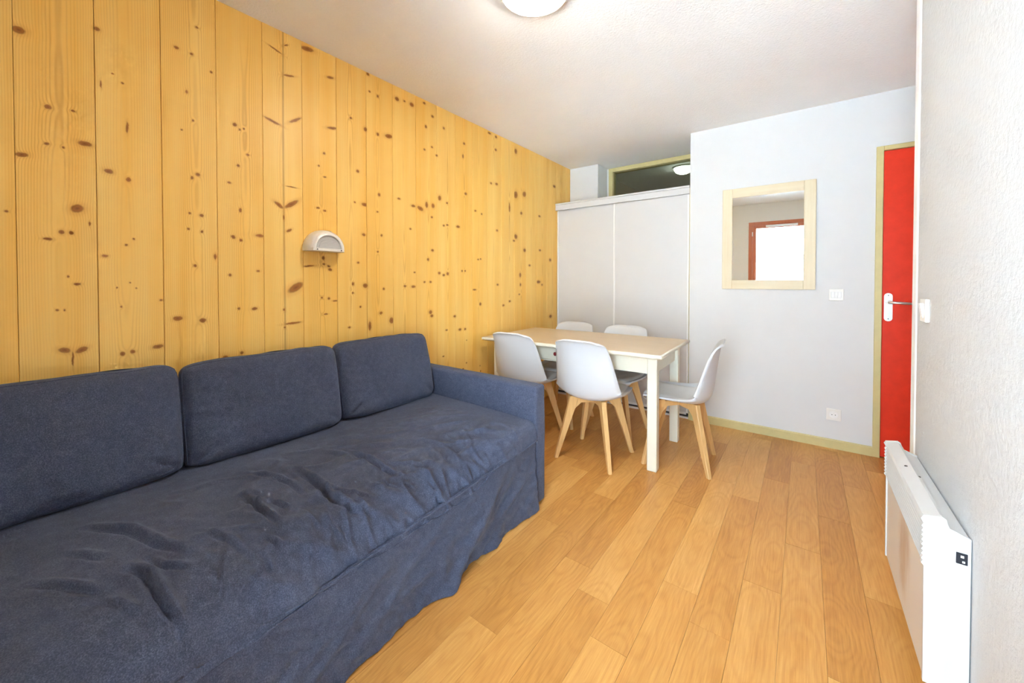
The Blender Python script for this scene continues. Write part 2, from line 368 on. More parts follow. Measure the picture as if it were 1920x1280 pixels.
def thin_glass(name, tint, gloss=0.08, rough=0.02):
    N = NT(name)
    N.t.nodes.remove(N.b)
    tr = N.n('ShaderNodeBsdfTransparent'); tr.inputs[0].default_value = tint
    gl = N.n('ShaderNodeBsdfGlossy'); gl.inputs['Roughness'].default_value = rough
    lw = N.n('ShaderNodeFresnel'); lw.inputs[0].default_value = 1.5
    mx = N.n('ShaderNodeMixShader')
    N.l(N.math('MULTIPLY', lw.outputs[0], gloss / 0.04, clamp=True), mx.inputs[0])
    N.l(tr.outputs[0], mx.inputs[1]); N.l(gl.outputs[0], mx.inputs[2])
    N.l(mx.outputs[0], N.o.inputs[0])
    return N.m
MAT['window_glass'] = thin_glass('window_glass', rgb(0.96, 0.97, 0.97), 0.04)
MAT['transom_glass'] = thin_glass('tinted_transom_glass', rgb(0.76, 0.77, 0.70), 0.06, 0.03)

def emit(name, c, s):
    N = NT(name)
    N.b.inputs['Base Color'].default_value = c
    N.b.inputs['Emission Color'].default_value = c
    N.b.inputs['Emission Strength'].default_value = s
    N.b.inputs['Roughness'].default_value = 0.3
    return N.m
MAT['lamp_glow'] = emit('lit_opal_glass', rgb(1.0, 0.94, 0.86), CEILING_LAMP_STRENGTH)
MAT['bath_glow'] = emit('lit_bathroom_opal', rgb(0.86, 1.0, 0.95), BATH_LAMP_STRENGTH)

N = NT('sconce_frosted_glass')
N.b.inputs['Base Color'].default_value = rgb(0.52, 0.50, 0.46)
N.b.inputs['Roughness'].default_value = 0.25
zz = N.sep(N.coord())[2]
w = N.math('SINE', N.math('MULTIPLY', zz, 900.0))
N.bump(w, 0.25, 0.001)
MAT['sconce_glass'] = N.m
MAT['ceramic'] = plain('ivory_ceramic', rgb(0.84, 0.79, 0.70), 0.3, var=0.01)

# denim-like sofa fabric
N = NT('dark_blue_grey_fabric')
P = N.coord()
fine = N.noise(P, 330, 3, 0.75)
mid = N.noise(N.mapping(P, scale=(1, 1, 1)), 45, 4, 0.65)
big = N.noise(P, 3.5, 3, 0.5)
f = N.math('ADD', N.math('MULTIPLY', fine, 1.3), N.math('ADD', N.math('MULTIPLY', mid, 0.35), N.math('MULTIPLY', big, 0.3)))
c = N.ramp(N.maprange(f, 0.66, 1.28, 0, 1), [(0.0, rgb(0.037, 0.044, 0.074)), (0.5, rgb(0.070, 0.082, 0.130)), (1.0, rgb(0.138, 0.158, 0.232))])
N.l(c, N.b.inputs['Base Color'])
N.b.inputs['Roughness'].default_value = 0.9
N.b.inputs['Specular IOR Level'].default_value = 0.15
N.b.inputs['Sheen Weight'].default_value = 0.25
N.b.inputs['Sheen Roughness'].default_value = 0.5
N.b.inputs['Sheen Tint'].default_value = rgb(0.55, 0.62, 0.80)
N.bump(N.math('ADD', fine, N.math('MULTIPLY', N.noise(P, 28, 4, 0.6), 0.8)), 0.30, 0.0025)
MAT['fabric'] = N.m
MAT['piping'] = plain('dark_piping', rgb(0.026, 0.029, 0.042), 0.9)

# floor planks: one shared material, tone and grain offset from the object's colour
N = NT('oak_look_plank')
oi = N.n('ShaderNodeObjectInfo')
cs = N.n('ShaderNodeSeparateColor'); N.l(oi.outputs['Color'], cs.inputs[0])
tone, seed, pith = cs.outputs[0], cs.outputs[1], cs.outputs[2]
P = N.coord()
x, y, z = N.sep(P)
so = N.math('MULTIPLY', seed, 57.0)
pz = N.comb(N.math('ADD', N.math('MULTIPLY', x, 1.0), so), N.math('ADD', y, so), 0.0)
wob = N.noise(N.mapping(pz, scale=(7, 1.6, 1)), 1.0, 2, 0.5)
xx = N.math('ADD', N.math('SUBTRACT', x, N.math('MULTIPLY', N.math('SUBTRACT', pith, 0.5), 0.10)), N.math('MULTIPLY', N.math('SUBTRACT', wob, 0.5), 0.05))
dep = N.math('MULTIPLY', N.noise(N.mapping(pz, scale=(0.4, 1.9, 1)), 1.0, 2, 0.5), 0.16)
r = N.math('SQRT', N.math('ADD', N.math('MULTIPLY', xx, xx), N.math('MULTIPLY', dep, dep)))
ring = N.math('ADD', N.math('MULTIPLY', N.math('SINE', N.math('MULTIPLY', r, 620.0)), 0.5), 0.5)
fib = N.noise(N.mapping(pz, scale=(190, 6, 1)), 1.0, 5, 0.7)
patch = N.noise(N.mapping(pz, scale=(14, 3.0, 1)), 1.0, 4, 0.6)
v = N.math('ADD', N.math('ADD', N.math('MULTIPLY', N.math('SUBTRACT', tone, 0.5), 0.26), N.math('MULTIPLY', N.math('POWER', ring, 2.0), -0.07)),
           N.math('ADD', N.math('MULTIPLY', fib, 0.62), N.math('MULTIPLY', patch, 0.36)))
c = N.ramp(N.maprange(v, 0.17, 0.80, 0, 1), [(0.0, rgb(0.46, 0.190, 0.038)), (0.4, rgb(0.63, 0.300, 0.074)), (0.7, rgb(0.73, 0.385, 0.108)), (1.0, rgb(0.84, 0.51, 0.19))])
N.l(c, N.b.inputs['Base Color'])
N.b.inputs['Roughness'].default_value = 0.38
N.b.inputs['Specular IOR Level'].default_value = 0.4
N.bump(fib, 0.06, 0.001)
MAT['plank'] = N.m

def board_material(k, knots, y0, width):
    """pine board: local coords with y measured from the board's centre; knots lie where the photo shows them"""
    rnd = random.Random(100 + k)
    N = NT('pine_board')
    P = N.coord()
    x, y, z = N.sep(P)
    sd = k * 3.71
    Q = N.comb(sd, y, N.math('ADD', z, sd))
    # knots
    wn = N.noise(N.vmath('MULTIPLY', Q, (1, 1, 1)), 60.0, 2, 0.5, col=True)
    PD = N.vmath('ADD', P, N.vmath('MULTIPLY', N.vmath('SUBTRACT', wn, (0.5, 0.5, 0.5)), (0.0, 0.006, 0.006)))
    rm = None
    for (ky, kz, ka, kb, ang) in knots:
        mp = N.mapping(PD, loc=(0, ky - y0, kz), rot=(ang, 0, 0), scale=(1000, max(ka, 0.003) * 0.92, max(kb, 0.003) * 0.92), typ='TEXTURE')
        r = N.vmath('LENGTH', mp)
        rm = r if rm is None else N.math('MINIMUM', rm, r)
    if rm is None:
        rm = N.math('ADD', 9.0, 0.0)
    # rings
    wob = N.noise(N.mapping(Q, scale=(1, 3, 0.7)), 1.0, 2, 0.5)
    pith = rnd.uniform(-0.02, 0.02)
    if k == 5: pith = -0.002
    yy = N.math('ADD', N.math('SUBTRACT', y, pith), N.math('MULTIPLY', N.math('SUBTRACT', wob, 0.5), 0.035))
    dep = N.math('MULTIPLY', N.noise(N.mapping(Q, scale=(1, 0.6, 0.9)), 1.0, 2, 0.5), 0.055)
    rr = N.math('SQRT', N.math('ADD', N.math('MULTIPLY', yy, yy), N.math('MULTIPLY', dep, dep)))
    kn = N.math('MULTIPLY', N.math('EXPONENT', N.math('MULTIPLY', rm, -0.8)), 0.014)
    rr = N.math('ADD', rr, kn)
    ring = N.math('ADD', N.math('MULTIPLY', N.math('SINE', N.math('MULTIPLY', rr, 1000.0)), 0.5), 0.5)
    ring = N.math('POWER', ring, 3.0)
    fade = N.maprange(N.noise(N.mapping(Q, scale=(1, 9, 1.3)), 1.0, 3, 0.5), 0.35, 0.75, 0.08, 0.62)
    fib = N.noise(N.mapping(Q, scale=(1, 300, 5)), 1.0, 3, 0.6)
    band = N.noise(N.mapping(Q, scale=(1, 14, 0.6)), 1.0, 3, 0.5)
    tone = rnd.uniform(-0.06, 0.06)
    light = rgb(0.97, 0.635, 0.185)
    warm = rgb(0.94, 0.50, 0.075)
    f = N.maprange(N.math('ADD', N.math('ADD', N.math('MULTIPLY', band, 0.8), N.math('MULTIPLY', fib, 0.3)), tone), 0.38, 0.85, 0, 1)
    c = N.mix(f, light, warm)
    c = N.mix(N.math('MULTIPLY', ring, fade), c, rgb(0.62, 0.27, 0.04))
    if k == 5:   # dark pith line running the whole length of this board
        pl = N.maprange(N.math('ABSOLUTE', N.math('ADD', y, N.math('MULTIPLY', N.math('SUBTRACT', wob, 0.5), 0.02))), 0.0015, 0.007, 0.55, 0.0, True)
        c = N.mix(pl, c, rgb(0.42, 0.17, 0.03))
    halo = N.maprange(rm, 0.9, 2.4, 0.35, 0.0, True)
    c = N.mix(halo, c, rgb(0.66, 0.27, 0.04))
    kc = N.ramp(N.math('DIVIDE', rm, 1.3), [(0.0, rgb(0.17, 0.045, 0.008)), (0.45, rgb(0.38, 0.125, 0.018)), (0.7, rgb(0.25, 0.068, 0.010)), (1.0, rgb(0.56, 0.22, 0.03))])
    kf = N.maprange(rm, 0.65, 1.25, 0.9, 0.0, True)
    c = N.mix(kf, c, kc)
    N.l(c, N.b.inputs['Base Color'])
    N.b.inputs['Roughness'].default_value = 0.42
    N.b.inputs['Specular IOR Level'].default_value = 0.3
    N.bump(fib, 0.05, 0.001)
    return N.m

# ================================================================ THE SETTING
# ---- ceiling
tag(obj('ceiling', BX(-2.30, 1.60, -0.55, 5.75, ZC, ZC + 0.12), MAT['ceiling']), 'off white ceiling with rough sprayed plaster texture', 'ceiling', kind='structure')

# ---- floor with its planks
floor = tag(obj('floor', BX(-2.30, 1.60, -0.55, 4.30, -0.12, -0.0045), MAT['subfloor']), 'honey oak plank floor running towards the red door', 'floor', kind='structure')
PW, PL = 0.1275, 1.02
joints = {-4: 1.198, -5: 1.355, -1: 1.80, 0: 2.17, 2: 1.98, 1: 2.528, -8: 1.656, -6: 1.484, -2: 1.46, -3: 2.62, 3: 2.30, -7: 2.03, -9: 2.24, -10: 1.33, -11: 1.88}
rnd = random.Random(7)
plank_meshes = {}
for s in range(-17, 12):
    x0 = -0.06 + s * PW
    x1 = x0 + PW
    cx0, cx1 = max(x0, XL), min(x1, 1.40)
    if cx1 - cx0 < 0.01: continue
    if x0 < XR + 0.05: ylo, yhi = YN, 3.66
    else: ylo, yhi = 2.28, 3.66
    j = joints.get(s, rnd.uniform(1.2, 2.2))
    while j > ylo: j -= PL
    while j < yhi:
        a, b = max(j, ylo), min(j + PL, yhi)
        if b - a > 0.02:
            key = (round(cx1 - cx0, 4), round(b - a, 4))
            if key not in plank_meshes:
                w, L = key
                g = 0.0004
                bm = BX(-w / 2 + g, w / 2 - g, -L / 2 + g, L / 2 - g, -0.0045, 0.0)
                me = bpy.data.meshes.new('plank')
                bm.to_mesh(me); bm.free()
                me.materials.append(MAT['plank'])
                plank_meshes[key] = me
            o = bpy.data.objects.new('plank', plank_meshes[key])
            link(o, floor)
            o.location = ((cx0 + cx1) / 2, (a + b) / 2, 0)
            o.color = (rnd.random(), rnd.random(), rnd.random(), 1)
        j += PL

# ---- left wall clad in pine boards
wl = tag(obj('wall_left', BX(XL - 0.12, XL - 0.016, YN - 0.2, 4.30, 0, ZC), plain('board_joint_shadow_gap', rgb(0.30, 0.13, 0.03), 0.8)),
         'wall clad in vertical knotty pine boards behind the sofa', 'wall', kind='structure')
BW = 0.1895
for k in range(-2, 21):
    y0 = 0.044 + (k - 0) * BW            # left seam of board k
    y1 = min(y0 + BW, 3.953)
    y0c = max(y0, YN)
    yc = (y0c + y1) / 2
    w = y1 - y0c
    g = [0.0006, 0.0010, 0.0005, 0.0008, 0.0004][k % 5]
    kn = [q for q in KNOTS if y0c - 0.012 < q[0] < y1 + 0.012]
    rr = random.Random(k * 13 + 5)
    if k < 0:
        kn = [(rr.uniform(y0c, y1), rr.uniform(0.1, 2.4), rr.uniform(.004, .012), rr.uniform(.004, .009), 0) for _ in range(9)]
    else:
        kn = kn + [(rr.uniform(y0c + .02, y1 - .02), rr.uniform(0.1, 0.75), rr.uniform(.004, .010), rr.uniform(.004, .008), 0) for _ in range(4)]
    bm = BX(XL - 0.016, XL, -w / 2 + g, w / 2 - g, 0.0, ZC, bev=0.0012)
    o = obj('board', bm, board_material(k + 1, kn, yc, w), wl)
    o.location = (0, yc, 0)

# ---- far wall (with the door opening), alcove side, alcove end wall, boxed duct
bm = bmesh.new()
XE, DX0, DX1, DZ = -0.797, 0.385, 1.24, 2.115
box(bm, XE, DX0, YF, YF + 0.10, 0, ZC)
box(bm, DX0, DX1, YF, YF + 0.10, DZ, ZC)
box(bm, DX1, 1.50, YF, YF + 0.10, 0, ZC)
box(bm, XE + 0.1, 1.50, YF + 0.10, YF + 0.16, 0, ZC)  # unseen backing slab added behind the door to block sun through its gaps
box(bm, XE, XE + 0.10, YF + 0.10, 4.20, 0, ZC)
tag(obj('wall_far', bm, MAT['wall_white']), 'smooth white wall holding the mirror and red door', 'wall', kind='structure')
bm = bmesh.new()
box(bm, XL - 0.1, -1.775, 4.20, 4.28, 0, ZC)
box(bm, -1.775, XE + 0.1, 4.20, 4.28, 0, 1.90)
tag(obj('wall_alcove', bm, MAT['wall_alcove']), 'white alcove wall around the high transom window', 'wall', kind='structure')
tag(obj('wall_duct', BX(XL, -1.806, 3.953, 4.20, 2.036, ZC), MAT['wall_white']), 'boxed white duct above the wardrobe beside the pine wall', 'wall', kind='structure')

# ---- right wall and the small hall beyond it
tag(obj('wall_right', BX(XR, XR + 0.10, YN, 2.270, 0, ZC), MAT['wall_rough']), 'rough textured white wall behind the electric heater', 'wall', kind='structure')
tag(obj('wall_hall_side', BX(1.40, 1.50, 2.17, YF, 0, ZC), MAT['wall_white']), 'white side wall of the small entrance hall', 'wall', kind='structure')
tag(obj('wall_hall_near', BX(XR + 0.10, 1.40, 2.17, 2.27, 0, ZC), MAT['wall_white']), 'white near wall of the small entrance hall', 'wall', kind='structure')
bm = bmesh.new()   # corner bead, rounded nose
prism(bm, [(XR + 0.0, 2.205), (XR - 0.004, 2.210), (XR - 0.006, 2.262), (XR - 0.004, 2.276), (XR + 0.004, 2.280), (XR + 0.10, 2.280), (XR + 0.10, 2.271), (XR + 0.0, 2.271)], 'z', 0.0, ZC)
tag(obj('trim_1', bm, MAT['white_trim']), 'white plastic corner bead on the end of right wall', 'trim', kind='structure')

# ---- near wall behind the camera, with a tall window
WX0, WX1, WZ1 = -0.75, 0.30, 2.18
bm = bmesh.new()
box(bm, XL - 0.1, WX0, YN - 0.2, YN, 0, ZC)
box(bm, WX1, XR + 0.10, YN - 0.2, YN, 0, ZC)
box(bm, WX0, WX1, YN - 0.2, YN, WZ1, ZC)
tag(obj('wall_near', bm, MAT['wall_near']), 'off white wall around the window, seen in the mirror', 'wall', kind='structure')
win = tag(empty('window_1', (WX0, YN - 0.06, 0)), 'red stained wooden window seen reflected in the mirror', 'window', kind='structure')
W = WX1 - WX0
for nm, a in (('frame_stile', (0, 0.055, 0, 0.06, 0, WZ1)), ('frame_stile', (W - 0.055, W, 0, 0.06, 0, WZ1)), ('frame_head', (0.055, W - 0.055, 0, 0.06, WZ1 - 0.055, WZ1)), ('frame_sill', (0.055, W - 0.055, 0, 0.06, 0, 0.04))):
    obj(nm, BX(*a, bev=0.003), MAT['window_wood'], win)
for s, (a, b) in enumerate(((0.057, W - 0.057),)):
    sash = obj('sash', box(box(box(box(bmesh.new(), a, a + 0.05, 0.008, 0.05, 0.042, WZ1 - 0.057), b - 0.035, b, 0.008, 0.05, 0.042, WZ1 - 0.057),
               a + 0.05, b - 0.035, 0.008, 0.05, WZ1 - 0.105, WZ1 - 0.057), a + 0.05, b - 0.035, 0.008, 0.05, 0.042, 0.13), MAT['window_wood'], win)
    obj('pane', BX(a + 0.05, b - 0.035, 0.026, 0.030, 0.13, WZ1 - 0.105), MAT['window_glass'], sash)
obj('air_vent', BX(0.24, 0.66, 0.052, 0.075, WZ1 - 0.095, WZ1 - 0.062, bev=0.004), MAT['white_trim'], win)
for zz in (0.25, 0.95, 1.95):
    obj('hinge', lathe(bmesh.new(), [(0.0, zz), (0.008, zz), (0.008, zz + 0.07), (0.0, zz + 0.07)], 10, (0.056, 0.060, 0)), MAT['steel'], win)
# snowy ground outside
tag(obj('ground', BX(-60, 60, -90, YN - 1.5, -6.2, -6.0), MAT['snow']), 'snow covered ground outside the window', 'ground', kind='structure')

# ---- baseboard
bm = bmesh.new()
prism(bm, [(YF, 0.0), (YF - 0.012, 0.0), (YF - 0.012, 0.058), (YF - 0.008, 0.066), (YF, 0.066)], 'x', XE, DX0)
tag(obj('baseboard_far', bm, MAT['olive']), 'olive cream baseboard along the white mirror wall', 'baseboard', kind='structure')

# ---- red door
dr = tag(empty('door_1', (DX0, YF, 0)), 'red flush door with olive frame and metal lever', 'door', kind='structure')
obj('frame_stile', BX(-0.002, 0.035, -0.012, 0.09, 0, DZ, bev=0.002), MAT['olive'], dr)
obj('frame_stile', BX(DX1 - DX0 - 0.035, DX1 - DX0 + 0.002, -0.012, 0.09, 0, DZ, bev=0.002), MAT['olive'], dr)
obj('frame_head', BX(0.035, DX1 - DX0 - 0.035, -0.012, 0.09, DZ - 0.03, DZ, bev=0.002), MAT['olive'], dr)
leaf = obj('leaf', BX(0.038, DX1 - DX0 - 0.038, 0.006, 0.046, 0.006, DZ - 0.033, bev=0.001), MAT['red'], dr)
bm = bmesh.new()
hx = 0.068
poly = []
for i in range(13):
    a = math.pi * i / 12
    poly.append((hx + 0.021 * math.cos(a), 1.103 + 0.021 * math.sin(a)))
for i in range(13):
    a = math.pi + math.pi * i / 12
    poly.append((hx + 0.021 * math.cos(a), 0.955 + 0.021 * math.sin(a)))
prism(bm, poly, 'y', 0.0, 0.006)
plate = obj('handle_plate', bm, MAT['steel'], dr)
for zz in (1.108, 0.950):
    obj('screw', lathe(bmesh.new(), [(0.0, -0.0022), (0.003, -0.002), (0.0035, 0.001)], 10, (hx, 0, zz), 'y'), MAT['screw'], plate)
obj('rose', lathe(bmesh.new(), [(0.0, -0.012), (0.011, -0.012), (0.013, -0.008), (0.013, 0.0)], 18, (hx, 0, 1.062), 'y'), MAT['steel'], plate)
bm = bmesh.new()
tube(bm, [(hx, -0.002, 1.062), (hx, -0.035, 1.062), (hx + 0.006, -0.045, 1.062), (hx + 0.03, -0.050, 1.061), (hx + 0.07, -0.050, 1.059), (hx + 0.115, -0.047, 1.056), (hx + 0.125, -0.043, 1.055)],
     [0.008, 0.008, 0.0085, 0.009, 0.0095, 0.0075, 0.003], 12)
obj('lever', bm, MAT['steel'], dr, smooth=True, angle=60)

# ---- transom window and the lit room behind it
tw = tag(empty('window_2', (-1.775, 4.17, 1.90)), 'olive framed transom window above the white wardrobe', 'window', kind='structure')
TW, TH = XE + 0.0 + 1.775 - 0.0, ZC - 0.008 - 1.90
obj('frame_stile', BX(0, 0.045, 0, 0.10, 0, TH, bev=0.002), MAT['olive'], tw)
obj('frame_stile', BX(TW - 0.045, TW, 0, 0.10, 0, TH, bev=0.002), MAT['olive'], tw)
obj('frame_head', BX(0.045, TW - 0.045, 0, 0.10, TH - 0.045, TH, bev=0.002), MAT['olive'], tw)
obj('frame_sill', BX(0.045, TW - 0.045, 0, 0.10, 0, 0.045, bev=0.002), MAT['olive'], tw)
obj('pane', BX(0.045, TW - 0.045, 0.05, 0.054, 0.045, TH - 0.045), MAT['transom_glass'], tw)
bm = bmesh.new()
box(bm, -1.98, -1.90, 4.28, 5.70, 1.0, ZC)
box(bm, -0.30, -0.20, 4.28, 5.70, 1.0, ZC)
box(bm, -1.98, -0.20, 5.70, 5.80, 1.0, ZC)
box(bm, -1.98, -0.20, 4.28, 5.70, 0.95, 1.0)
box(bm, XE + 0.1, -0.20, 4.20, 4.28, 1.0, ZC)
tag(obj('wall_bathroom', bm, MAT['bath']), 'dim brownish walls of the room behind the transom glass', 'wall', kind='structure')
bl = tag(empty('ceiling_light', (-1.09, 4.62, ZC)), 'round lit ceiling light seen through the transom glass', 'lamp')
obj('base', lathe(bmesh.new(), [(0.0, 0.0), (0.105, 0.0), (0.105, -0.015), (0.0, -0.015)], 28), MAT['white_trim'], bl, smooth=True, angle=40)
obj('shade', lathe(bmesh.new(), [(0.098, -0.0155), (0.095, -0.03), (0.08, -0.055), (0.05, -0.072), (0.0, -0.08)], 28), MAT['bath_glow'], bl, smooth=True)

# ================================================================ WARDROBE
wd = tag(empty('wardrobe', (-1.47, 3.64, 0)), 'white sliding door wardrobe beside the pine wall', 'wardrobe')
x0, x1 = XL - wd.location.x + 0.001, XE - wd.location.x - 0.006
mid = -1.487 - wd.location.x
ZT = 2.036
obj('top_board', BX(x0, x1, -0.022, 0.555, ZT - 0.016, ZT, bev=0.002), MAT['white_gloss'], wd)
obj('fascia', BX(x0, x1, -0.016, 0.0, ZT - 0.072, ZT - 0.017, bev=0.001), MAT['white_gloss'], wd)
for nm, a, b, yo in (('sliding_door', x0 + 0.003, mid + 0.012, 0.020), ('sliding_door', mid - 0.012, x1 - 0.004, 0.002)):
    d = obj(nm, BX(a + 0.016, b - 0.016, yo + 0.002, yo + 0.012, 0.05, ZT - 0.074), MAT['white_gloss'], wd)
    obj('edge_profile', BX(a, a + 0.016, yo - 0.003, yo + 0.014, 0.045, ZT - 0.074, bev=0.002), MAT['white_trim'], d)
    obj('edge_profile', BX(b - 0.016, b, yo - 0.003, yo + 0.014, 0.045, ZT - 0.074, bev=0.002), MAT['white_trim'], d)
    obj('bottom_rail', BX(a + 0.016, b - 0.016, yo - 0.001, yo + 0.013, 0.03, 0.05), MAT['white_trim'], d)
obj('floor_track', box(box(bmesh.new(), x0, x1, -0.014, -0.008, 0.0, 0.016), x0, x1, -0.008, 0.040, 0.0, 0.006), MAT['white_trim'], wd)
obj('track_gap', BX(x0, x1, 0.036, 0.044, 0.006, 0.03), MAT['gap_shade'], wd)  # dark strip stands in for the shade in the gap under the doors
obj('side_strip', BX(x1, x1 + 0.005, -0.010, 0.012, 0.0, ZT - 0.02), MAT['olive'], wd)
obj('carcass', BX(x0, x1, 0.046, 0.552, 0.01, ZT - 0.017), MAT['white_gloss'], wd)

# ================================================================ MIRROR, SWITCHES, SOCKET
mr = tag(empty('mirror', (-0.24, YF, 1.142)), 'square wall mirror in a wide whitewashed pine frame', 'mirror')
mw_, mh, fw = 0.304, 0.808, 0.072
obj('frame_stile', BX(-mw_, -mw_ + fw, -0.022, 0, 0, mh, bev=0.004, seg=2), MAT['mirror_frame'], mr)
obj('frame_stile', BX(mw_ - fw, mw_, -0.022, 0, 0, mh, bev=0.004, seg=2), MAT['mirror_frame'], mr)
obj('frame_rail', BX(-mw_ + fw, mw_ - fw, -0.021, 0, mh - fw, mh, bev=0.003, seg=2), MAT['mirror_frame_h'], mr)
obj('frame_rail', BX(-mw_ + fw, mw_ - fw, -0.021, 0, 0, fw, bev=0.003, seg=2), MAT['mirror_frame_h'], mr)
obj('mirror_glass', BX(-mw_ + fw - 0.003, mw_ - fw + 0.003, -0.012, -0.004, fw - 0.003, mh - fw + 0.003), MAT['mirror'], mr)

sw = tag(empty('light_switch', (0.182, YF, 1.107)), 'white triple light switch on the wall between mirror and red door', 'switch')
obj('cover_plate', BX(-0.042, 0.042, -0.008, 0, -0.042, 0.042, bev=0.004, seg=2), MAT['socket_white'], sw)
for i in range(3):
    obj('rocker', BX(-0.0285 + i * 0.019, -0.0105 + i * 0.019, -0.013, -0.008, -0.022, 0.022, bev=0.0015), MAT['white_trim'], sw)
sk = tag(empty('wall_socket', (0.176, YF, 0.244)), 'white wall socket above the baseboard by the red door', 'socket')
bm = BX(-0.042, 0.042, -0.008, 0, -0.042, 0.042, bev=0.004, seg=2)
obj('cover_plate', bm, MAT['socket_white'], sk)
obj('recess_ring', lathe(bmesh.new(), [(0.025, -0.008), (0.025, -0.0105), (0.021, -0.0105), (0.019, -0.0082), (0.0, -0.0082)], 24, axis='y'), MAT['white_trim'], sk, smooth=True, angle=40)
for hx_, hz_ in ((-0.0095, 0), (0.0095, 0)):
    obj('socket_hole', lathe(bmesh.new(), [(0.0, -0.0092), (0.0028, -0.0092), (0.0028, -0.0084)], 12, (hx_, 0, hz_), 'y'), MAT['black'], sk)
obj('earth_pin', lathe(bmesh.new(), [(0.0, -0.018), (0.002, -0.018), (0.0024, -0.0084)], 10, (0, 0, 0.010), 'y'), MAT['steel'], sk)

sr = tag(empty('light_switch', (XR, 2.052, 1.095)), 'white surface mounted light switch on the rough right wall', 'switch')
obj('cover_plate', BX(-0.012, 0, -0.040, 0.040, -0.042, 0.042, bev=0.003, seg=2), MAT['socket_white'], sr)
bm = bmesh.new()
prism(bm, [(-0.012, -0.026), (-0.014, -0.026), (-0.022, 0.026), (-0.012, 0.026)], 'y', -0.014, 0.014)
obj('rocker', bm, MAT['white_trim'], sr)

# ================================================================ HEATER
ht = tag(empty('electric_heater', (XR, 1.845, 0.0)), 'white electric panel heater mounted low on the right wall', 'heater')
L2 = 0.315
body = [(-0.004, 0.10), (-0.086, 0.10), (-0.086, 0.418), (-0.070, 0.422), (-0.070, 0.540), (-0.046, 0.545), (-0.043, 0.534), (-0.004, 0.518)]
bm = bmesh.new(); prism(bm, body, 'y', -L2 + 0.012, L2 - 0.012)
N = NT('heater_enamel_brown_patch')
P = N.coord()
st = N.mapping(P, loc=(-0.09, -0.03, 0.30), scale=(10, 0.075, 0.13), typ='TEXTURE')
d = N.math('ADD', N.vmath('LENGTH', st), N.math('MULTIPLY', N.math('SUBTRACT', N.noise(N.mapping(P, scale=(1, 22, 7)), 1, 4, 0.6), 0.5), 2.2))
c = N.mix(N.maprange(d, 0.1, 1.5, 0.6, 0.0, True), rgb(0.74, 0.73, 0.71), rgb(0.50, 0.29, 0.14))  # soft brown patch mixed into the front panel colour
N.l(c, N.b.inputs['Base Color']); N.b.inputs['Roughness'].default_value = 0.3
obj('front_panel', bm, N.m, ht)
top = [(-0.096, 0.548), (-0.092, 0.556), (-0.058, 0.563), (-0.050, 0.559), (-0.043, 0.540), (-0.048, 0.538), (-0.070, 0.541), (-0.088, 0.541)]
bm = bmesh.new(); prism(bm, top, 'y', -L2 + 0.006, L2 - 0.006)
obj('top_rail', bm, MAT['heater'], ht)
for i in range(9):
    z = 0.426 + i * 0.0128
    bm = bmesh.new()
    prism(bm, [(-0.0925, z), (-0.093, z + 0.0022), (-0.072, z + 0.0105), (-0.0705, z + 0.0085)], 'y', -L2 + 0.012, L2 - 0.012)
    obj('grille_slat', bm, MAT['heater'], ht)
for s in (-1, 1):
    cap = [(-0.003, 0.095), (-0.089, 0.095), (-0.090, 0.418)]
    for i in range(9):
        z = 0.422 + i * 0.0128
        cap += [(-0.0955, z + 0.003), (-0.0915, z + 0.0115)]
    cap += [(-0.097, 0.548), (-0.092, 0.558), (-0.057, 0.565), (-0.049, 0.560), (-0.042, 0.537), (-0.003, 0.521)]
    bm = bmesh.new(); prism(bm, cap[1:-2] + [(-0.047, 0.552), (-0.047, 0.095)], 'y', s * (L2 - 0.012), s * L2)
    obj('end_cap', bm, MAT['heater'], ht)
    bm = bmesh.new(); prism(bm, [(-0.003, 0.098), (-0.0465, 0.098), (-0.0465, 0.548), (-0.042, 0.537), (-0.003, 0.521)], 'y', s * (L2 - 0.012), s * (L2 - 0.0035))
    obj('side_panel', bm, MAT['heater'], ht)
    if s < 0:
        th = obj('thermostat_window', BX(-0.030, -0.009, -L2 + 0.0015, -L2 + 0.005, 0.450, 0.480, bev=0.001), MAT['black'], ht)
        obj('pointer_mark', BX(-0.022, -0.016, -L2 + 0.0010, -L2 + 0.0018, 0.468, 0.474), MAT['white_trim'], th)
        obj('pointer_mark', BX(-0.019, -0.014, -L2 + 0.0010, -L2 + 0.0018, 0.455, 0.460), MAT['white_trim'], th)
for i, (yy, xx) in enumerate(((0.05, -0.072), (-0.03, -0.054))):
    obj('scratch', lathe(bmesh.new(), [(0.0, 0.0012), (0.0042, 0.0010), (0.005, -0.001)], 10, (xx, yy, 0.5605)), MAT['screw'], ht)
obj('wall_bracket', BX(-0.004, 0.0, -0.22, 0.22, 0.14, 0.50), MAT['heater'], ht)

# ================================================================ LAMPS
cl = tag(empty('ceiling_lamp', (-0.943, 1.415, ZC)), 'round warm lit opal ceiling lamp at the top edge', 'lamp')
obj('base_shield_ring', lathe(bmesh.new(), [(0.0, 0.0), (0.138, 0.0), (0.145, -0.006), (0.147, -0.032), (0.143, -0.038), (0.137, -0.036), (0.133, -0.016), (0.0, -0.016)], 40), MAT['white_trim'], cl, smooth=True, angle=40)  # rim deepened to keep the lamp's light off the ceiling
obj('shade', lathe(bmesh.new(), [(0.1315, -0.0165), (0.130, -0.036), (0.120, -0.050), (0.104, -0.062), (0.072, -0.071), (0.036, -0.076), (0.0, -0.078)], 40), MAT['lamp_glow'], cl, smooth=True)

